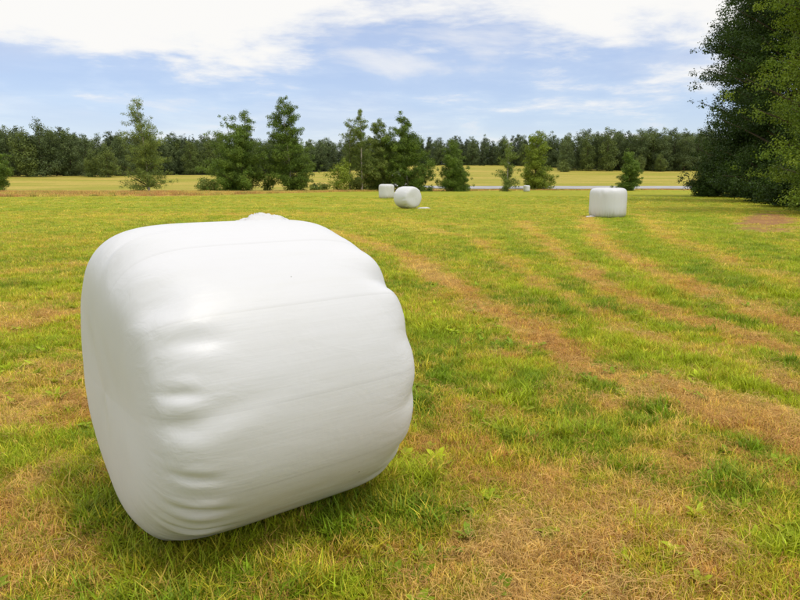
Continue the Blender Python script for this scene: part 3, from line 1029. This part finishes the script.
for (px, D, top, k), lab in zip(RW, ordinals(RW, {4: 'tallest rounded tree of the wood beyond the road on the right'}, RLAB)):
    wood_tree(px, D, top, k, lab, GR)
g_ = [ground_at(564, 276), ground_at(571, 278)]
ms = tree_meshes('bush', 5.0, 3.0, P_ROUND, LM['woodlight'], MAT_BARK, 26, 1600, 0.4, 1.1, 470, stems=2, trunk_r=0.08)
plant('bush', ms, g_[0], 0, 'lone shrub at the edge of the far field before the right wood', 'bush')


# ---- point scattering for uncountable stuff
def scatter(name, pts, rot, scl, idx, sources, tint=None):
    col = bpy.data.collections.new(name + '_sources')
    for i, me in enumerate(sources):
        o = bpy.data.objects.new('%s_source_%02d' % (name, i), me)
        col.objects.link(o)
    me = bpy.data.meshes.new(name)
    me.vertices.add(len(pts))
    me.vertices.foreach_set('co', np.asarray(pts, np.float32).ravel())
    for k, t, fld, v in (('rot', 'FLOAT_VECTOR', 'vector', rot), ('scl', 'FLOAT_VECTOR', 'vector', scl), ('tint', 'FLOAT_VECTOR', 'vector', tint)):
        if v is not None:
            a = me.attributes.new(k, t, 'POINT')
            a.data.foreach_set(fld, np.asarray(v, np.float32).ravel())
    a = me.attributes.new('idx', 'INT', 'POINT')
    a.data.foreach_set('value', np.asarray(idx, np.int32))
    o = add(name, me)
    ng = bpy.data.node_groups.new(name + '_scatter', 'GeometryNodeTree')
    ng.interface.new_socket('Geometry', in_out='INPUT', socket_type='NodeSocketGeometry')
    ng.interface.new_socket('Geometry', in_out='OUTPUT', socket_type='NodeSocketGeometry')
    N, Lk = ng.nodes, ng.links
    gi, go = N.new('NodeGroupInput'), N.new('NodeGroupOutput')
    ip = N.new('GeometryNodeInstanceOnPoints')
    ci = N.new('GeometryNodeCollectionInfo')
    ci.inputs['Collection'].default_value = col
    ci.inputs['Separate Children'].default_value = True
    ci.inputs['Reset Children'].default_value = True

    def named(nm, dt):
        n = N.new('GeometryNodeInputNamedAttribute')
        n.data_type = dt
        n.inputs['Name'].default_value = nm
        return n.outputs['Attribute']
    er = N.new('FunctionNodeEulerToRotation')
    Lk.new(named('rot', 'FLOAT_VECTOR'), er.inputs[0])
    Lk.new(gi.outputs[0], ip.inputs['Points'])
    Lk.new(ci.outputs[0], ip.inputs['Instance'])
    ip.inputs['Pick Instance'].default_value = True
    Lk.new(named('idx', 'INT'), ip.inputs['Instance Index'])
    Lk.new(er.outputs[0], ip.inputs['Rotation'])
    Lk.new(named('scl', 'FLOAT_VECTOR'), ip.inputs['Scale'])
    Lk.new(ip.outputs[0], go.inputs[0])
    mod = o.modifiers.new('scatter', 'NODES')
    mod.node_group = ng
    return o


def both(ms, nm):
    """trunk and crown as one mesh, for the wood's mass"""
    out = []
    for me in ms:
        n = len(me.vertices)
        v = np.empty(n * 3, np.float32)
        me.vertices.foreach_get('co', v)
        out.append((v.reshape(-1, 3), me))
    tv, tm = out[0]
    cv, cm = out[1]
    ti = np.empty(len(tm.loops), np.int32)
    tm.loops.foreach_get('vertex_index', ti)
    cidx = np.empty(len(cm.loops), np.int32)
    cm.loops.foreach_get('vertex_index', cidx)
    lv = np.empty(len(cv), np.float32)
    cm.attributes['leafvar'].data.foreach_get('value', lv)
    tq, cf = ti.reshape(-1, 4), cidx.reshape(-1, 3) + len(tv)
    return mesh_np(nm, np.vstack([tv, cv]), [tq, cf], [tm.materials[0], cm.materials[0]], False,
                   mat_index=np.concatenate([np.zeros(len(tq)), np.ones(len(cf))]), vattr={'leafvar': np.concatenate([np.zeros(len(tv)), lv])})


srcs = [both(protoW[k][0], 'wood_mass_%d' % k) for k in range(7)]
r0 = np.random.default_rng(77)
pts, kinds, sc = [], [], []
for k in range(2600):
    x, y = r0.uniform(-420, 330), r0.uniform(230, 520)
    front = np.interp(x, [-420, -170, -75, -40, 0, 62, 84, 140, 330], [236, 240, 250, 322, 382, 382, 294, 288, 286])
    if y < front + 3 or y > front + 90 + 40 * r0.random():
        continue
    if x < -260 and r0.random() < .5:
        continue
    pts.append((x, y, float(terrain(x, y)) - 0.2))
    mid = 1 - abs(np.clip((x - 20) / 60, -1, 1))
    kinds.append(int(r0.choice([5, 6])) if r0.random() < 0.25 + 0.6 * mid else int(r0.choice([0, 1, 2, 4], p=[.3, .3, .2, .2])))
    s = r0.uniform(0.62, 0.98)
    sc.append((s * 1.1, s * 1.1, s))
rot = np.zeros((len(pts), 3))
rot[:, 2] = r0.uniform(0, 6.28, len(pts))
tag(scatter('distant_wood', pts, rot, sc, kinds, srcs), 'dark mass of the distant wood closing off the fields', 'wood', kind='stuff')

# the right-hand wood goes on behind its edge trees
# ------------------------------------------------------------------ grass
def blade_mat(name, trans, rough):
    m = NT(name)
    t = m.attr('tint', 'INSTANCER', 'Vector')
    v = m.attr('bladevar', out='Fac')
    n = m.noise(m.pos(), 9.0, 3, 0.6)
    c = m.scalecol(t, m.math('MULTIPLY', m.rng(v, 0, 1, 0.62, 1.45), m.rng(n, 0.3, 0.7, 0.8, 1.2)))
    h = m.n('ShaderNodeHueSaturation')
    m.set(h.inputs['Hue'], m.rng(v, 0, 1, 0.485, 0.512))
    m.set(h.inputs['Color'], c)
    return m.done(m.leafy(h.outputs[0], trans, rough, 0.25))


MAT_BLADE = blade_mat('grass_blade', 0.30, 0.5)
MAT_HAYST = blade_mat('hay_straw', 0.2, 0.6)


def tuft_mesh(name, n, rad_, h0, h1, w, bend, seed, mat):
    r0 = np.random.default_rng(seed)
    th = r0.uniform(0, 6.28, n)
    rr = rad_ * np.sqrt(r0.random(n))
    bx_, by_ = rr * np.cos(th), rr * np.sin(th)
    h = r0.uniform(h0, h1, n)
    dirn = r0.uniform(0, 6.28, n)
    be = bend * r0.uniform(0.3, 1.2, n) * h
    dxn, dyn = np.cos(dirn), np.sin(dirn)
    sx, sy = -dyn, dxn
    ws = w * r0.uniform(0.6, 1.3, n)
    V = []
    for f, wf in ((0, 1.0), (0.5, 0.8), (1.0, 0.0)):
        cx = bx_ + dxn * be * f ** 1.8
        cy = by_ + dyn * be * f ** 1.8
        cz = h * f - 0.008 - 0.35 * be * f ** 2.5
        if wf > 0:
            V.append(np.stack([cx - sx * ws * wf, cy - sy * ws * wf, cz], 1))
            V.append(np.stack([cx + sx * ws * wf, cy + sy * ws * wf, cz], 1))
        else:
            V.append(np.stack([cx, cy, cz], 1))
    V = np.stack(V, 1).reshape(-1, 3)
    b = np.arange(n)[:, None] * 5
    q = b + [[0, 1, 3, 2]]
    t = b + [[2, 3, 4]]
    return mesh_np(name, V, [q, t], [mat], False, vattr={'bladevar': np.repeat(r0.random(n), 5)})


def straw_mesh(name, n, rad_, l0, l1, w, zmax, seed, mat):
    r0 = np.random.default_rng(seed)
    th = r0.uniform(0, 6.28, n)
    rr = rad_ * np.sqrt(r0.random(n))
    main = r0.uniform(0, 6.28)
    a = main + r0.normal(0, 0.9, n)
    l = r0.uniform(l0, l1, n)
    c = np.stack([rr * np.cos(th), rr * np.sin(th), r0.uniform(0.002, zmax, n)], 1)
    d = np.stack([np.cos(a), np.sin(a), r0.normal(0, 0.14, n)], 1)
    s = np.stack([-np.sin(a), np.cos(a), r0.normal(0, 0.5, n)], 1)
    ws = (w * r0.uniform(0.6, 1.3, n))[:, None]
    k = r0.normal(0, 0.12, n)[:, None] * l[:, None]
    mid = c + s * k + np.array([[0, 0, 0.008]])
    V = np.stack([c - d * l[:, None] / 2 - s * ws, c - d * l[:, None] / 2 + s * ws, mid + s * ws, mid - s * ws, c + d * l[:, None] / 2], 1).reshape(-1, 3)
    b = np.arange(n)[:, None] * 5
    return mesh_np(name, V, [b + [[0, 1, 2, 3]], b + [[3, 2, 4]]], [mat], False, vattr={'bladevar': np.repeat(r0.random(n), 5)})


tufts = [tuft_mesh('g%d' % i, 34, 0.075, 0.018, 0.050, 0.0015, 0.9, 500 + i, MAT_BLADE) for i in range(4)]        # short mown stubble
tufts += [tuft_mesh('g%d' % (4 + i), 32, 0.060, 0.03, 0.075, 0.0018, 0.8, 520 + i, MAT_BLADE) for i in range(4)]   # regrowth
tufts += [tuft_mesh('g%d' % (8 + i), 22, 0.04, 0.05, 0.13, 0.0030, 0.7, 540 + i, MAT_BLADE) for i in range(2)]     # rank tufts


def weed_mesh(name, n, seed, mat):
    """a flat rosette of oval leaves (plantain, dandelion, clover)"""
    r0 = np.random.default_rng(seed)
    V, Fq = [], []
    for k in range(n):
        a = 2 * math.pi * k / n + r0.normal(0, 0.25)
        ln, wd, el = r0.uniform(0.035, 0.075), r0.uniform(0.009, 0.016), r0.uniform(0.25, 0.9)
        u = np.array([math.cos(a) * math.cos(el), math.sin(a) * math.cos(el), math.sin(el)])
        sd = np.array([-math.sin(a), math.cos(a), 0])
        o = len(V)
        for f, wf, dz_ in ((0, 0.25, 0), (0.35, 0.9, 0.0), (0.7, 0.8, -0.004), (1.0, 0.1, -0.014)):
            c = u * ln * f + np.array([0, 0, dz_])
            V += [c - sd * wd * wf, c + np.array([0, 0, -0.003 * wf]), c + sd * wd * wf]
        for j in range(3):
            b_ = o + 3 * j
            Fq += [(b_, b_ + 1, b_ + 4, b_ + 3), (b_ + 1, b_ + 2, b_ + 5, b_ + 4)]
    return mesh_np(name, np.array(V), np.array(Fq), [mat], True, vattr={'bladevar': np.repeat(r0.random(n), 12)})


tufts += [weed_mesh('gw%d' % i, 7 + i, 550 + i, MAT_BLADE) for i in range(2)]
straws = [straw_mesh('s%d' % i, 44, 0.09, 0.02, 0.085, 0.00065, 0.026, 560 + i, MAT_HAYST) for i in range(5)]


def sample(y0, y1, dens, r0):
    hw = lambda y: 0.66 * y + 0.9
    area = (y1 - y0) * (hw(y0) + hw(y1))
    n = int(area * dens)
    y = r0.uniform(y0, y1, n * 2)
    x = r0.uniform(-hw(y1), hw(y1), n * 2)
    k = np.abs(x) < hw(y)
    x, y = x[k], y[k]
    m_ = int(n)
    return x[:m_], y[:m_]


r0 = np.random.default_rng(900)
GP, GR_, GS, GI, GT = [], [], [], [], []
HP, HR, HS, HI, HT = [], [], [], [], []
ca, sa = math.cos(math.pi / 2 - YAW), math.sin(math.pi / 2 - YAW)


def under_bale(x, y):
    u, v = (x - bx) * ca + (y - by) * sa, -(x - bx) * sa + (y - by) * ca
    return (np.abs(u) < 0.50) & (np.abs(v) < 0.28)


for (y0, y1, dg, dh, gs) in ((1.25, 3.5, 850, 230, 1.0), (3.5, 6, 560, 160, 1.05), (6, 10, 280, 80, 1.25), (10, 18, 90, 26, 1.7), (18, 34, 22, 6, 2.5), (34, 64, 5, 0, 3.6)):
    x, y = sample(y0, y1, dg, r0)
    d = dryness(x, y)
    hgt = fbm(x / 0.5, y / 0.5, 15, 3)
    keep = (r0.random(len(x)) < 1.0 - 0.18 * sstep(d, 0.55, 0.95)) & ~under_bale(x, y) & (y < field_edge(x) - 1) & (x < np.interp(y, [0, 22, 30, 45, 62, 80], [50, 15.5, 19, 26, 32, 40]))
    keep &= (bare_patch(x, y) > 0.95) | (r0.random(len(x)) < 0.14)
    x, y, d, hgt = x[keep], y[keep], d[keep], hgt[keep]
    n = len(x)
    lush = (1 - d) + (hgt - 0.5) * 0.9 + r0.normal(0, 0.13, n)
    nearb = np.exp(-((np.hypot(x - bx, y - by) - 0.75) / 0.25) ** 2) * (y < by + 0.3)
    lush = lush + 0.35 * nearb
    ix = np.where(lush > 1.0, 8 + r0.integers(0, 2, n), np.where(lush > 0.56, 4 + r0.integers(0, 4, n), r0.integers(0, 4, n)))
    if y1 > 15:
        ix = np.where(ix > 7, 4 + r0.integers(0, 4, n), ix)
    weed = (r0.random(n) < 0.05 * sstep(fbm(x / 0.9, y / 0.9, 151, 2), 0.45, 0.7)) & (y < 9)
    ix = np.where(weed, 10 + r0.integers(0, 2, n), ix)
    s = r0.uniform(0.75, 1.3, n) * gs
    sz = s * (1.0 if gs < 1.5 else 1.3 / gs)
    GP.append(np.stack([x, y, terrain(x, y)], 1))
    GR_.append(np.stack([r0.normal(0, .10, n), r0.normal(0, .10, n), r0.uniform(0, 6.28, n)], 1))
    GS.append(np.stack([s, s, sz], 1))
    GI.append(ix)
    dj = np.clip(d - 0.5 * weed + r0.normal(0, 0.28, n), 0, 1)
    dj = np.where(weed, 0.12, dj)
    GT.append(grass_tint(x, y, dj) * (r0.uniform(0.85, 1.2, n))[:, None] * 1.35)
    if y0 < 2:
        nb = 900
        side = r0.integers(0, 4, nb)
        t_ = r0.uniform(-1, 1, nb)
        e_ = r0.uniform(-0.02, 0.12, nb)
        u = np.where(side < 2, np.where(side == 0, -1, 1) * (0.50 + e_), t_ * 0.56)
        v = np.where(side < 2, t_ * 0.36, np.where(side == 2, -1, 1) * (0.27 + 1.3 * e_))
        x2, y2 = BALE_X + u * ca - v * sa, BALE_Y + u * sa + v * ca
        GP.append(np.stack([x2, y2, terrain(x2, y2)], 1))
        GR_.append(np.stack([r0.normal(0, .2, nb), r0.normal(0, .2, nb), r0.uniform(0, 6.28, nb)], 1))
        s2 = r0.uniform(0.8, 1.35, nb)
        GS.append(np.stack([s2, s2, s2], 1))
        GI.append(r0.choice([4, 5, 6, 7, 4, 5, 8, 9], nb))
        GT.append(grass_tint(x2, y2, np.clip(r0.normal(0.25, 0.25, nb), 0, 1)) * 1.2)
    if dh:
        x, y = sample(y0, y1, dh, r0)
        d = dryness(x, y)
        keep = (r0.random(len(x)) < 0.06 + 0.94 * sstep(d, 0.42, 0.85)) & ~under_bale(x, y) & (x < np.interp(y, [0, 22, 30, 45], [50, 15.5, 19, 26]))
        x, y, d = x[keep], y[keep], d[keep]
        n = len(x)
        s = r0.uniform(0.7, 1.3, n) * gs
        HP.append(np.stack([x, y, terrain(x, y) + 0.006], 1))
        HR.append(np.stack([r0.normal(0, .08, n), r0.normal(0, .08, n), r0.uniform(0, 6.28, n)], 1))
        HS.append(np.stack([s, s, s * (1 if gs < 1.5 else .6)], 1))
        HI.append(r0.integers(0, 5, n))
        c = lerp(np.array([0.70, 0.47, 0.165]), np.array([0.56, 0.30, 0.075]), np.clip(fbm(x / .6, y / .6, 111, 3) * 1.6 - .3 + r0.normal(0, .15, n), 0, 1))
        HT.append(c)
cat = np.concatenate
# the unmown strip along the field edge and under the tree line
x, y = r0.uniform(-75, 75, 45000), r0.uniform(50, 150, 45000)
e = field_edge(x)
keep = (y > e + 0.3) & (y < e + np.interp(x, [-60, -35, 0, 30], [50, 42, 10, 4])) & (np.abs(x) < 0.66 * y + 2)
keep &= r0.random(len(x)) < 0.25 + 0.75 * fbm(x / 4, y / 4, 133, 3)
x, y = x[keep], y[keep]
n = len(x)
sr = r0.uniform(4.5, 8.0, n)
rt = lerp(np.array([0.52, 0.30, 0.105]), np.array([0.62, 0.49, 0.11]), sstep(fbm(x / 5, y / 4, 91, 3) + r0.normal(0, .08, n), 0.40, 0.64))
rt = lerp(rt, np.array([0.17, 0.24, 0.03])[None, :], (r0.random(n) < 0.14) * 1.0)
tag(scatter('rough_grass', np.stack([x, y, terrain(x, y)], 1), np.stack([0 * x, 0 * x, r0.uniform(0, 6.28, n)], 1),
            np.stack([sr, sr, sr * r0.uniform(0.7, 1.2, n)], 1), r0.integers(4, 8, n), tufts, rt),
    'unmown reddish brown grass strip along the far edge of the meadow', 'grass', kind='stuff')
tag(scatter('meadow_grass', cat(GP), cat(GR_), cat(GS), cat(GI), tufts, cat(GT)),
    'short mown green and yellowing grass covering the meadow', 'grass', kind='stuff')
tag(scatter('hay_litter', cat(HP), cat(HR), cat(HS), cat(HI), straws, cat(HT)),
    'dry brown straw and clippings lying in swaths on the stubble', 'hay', kind='stuff')
print('grass clumps', sum(map(len, GP)), 'straw clumps', sum(map(len, HP)))
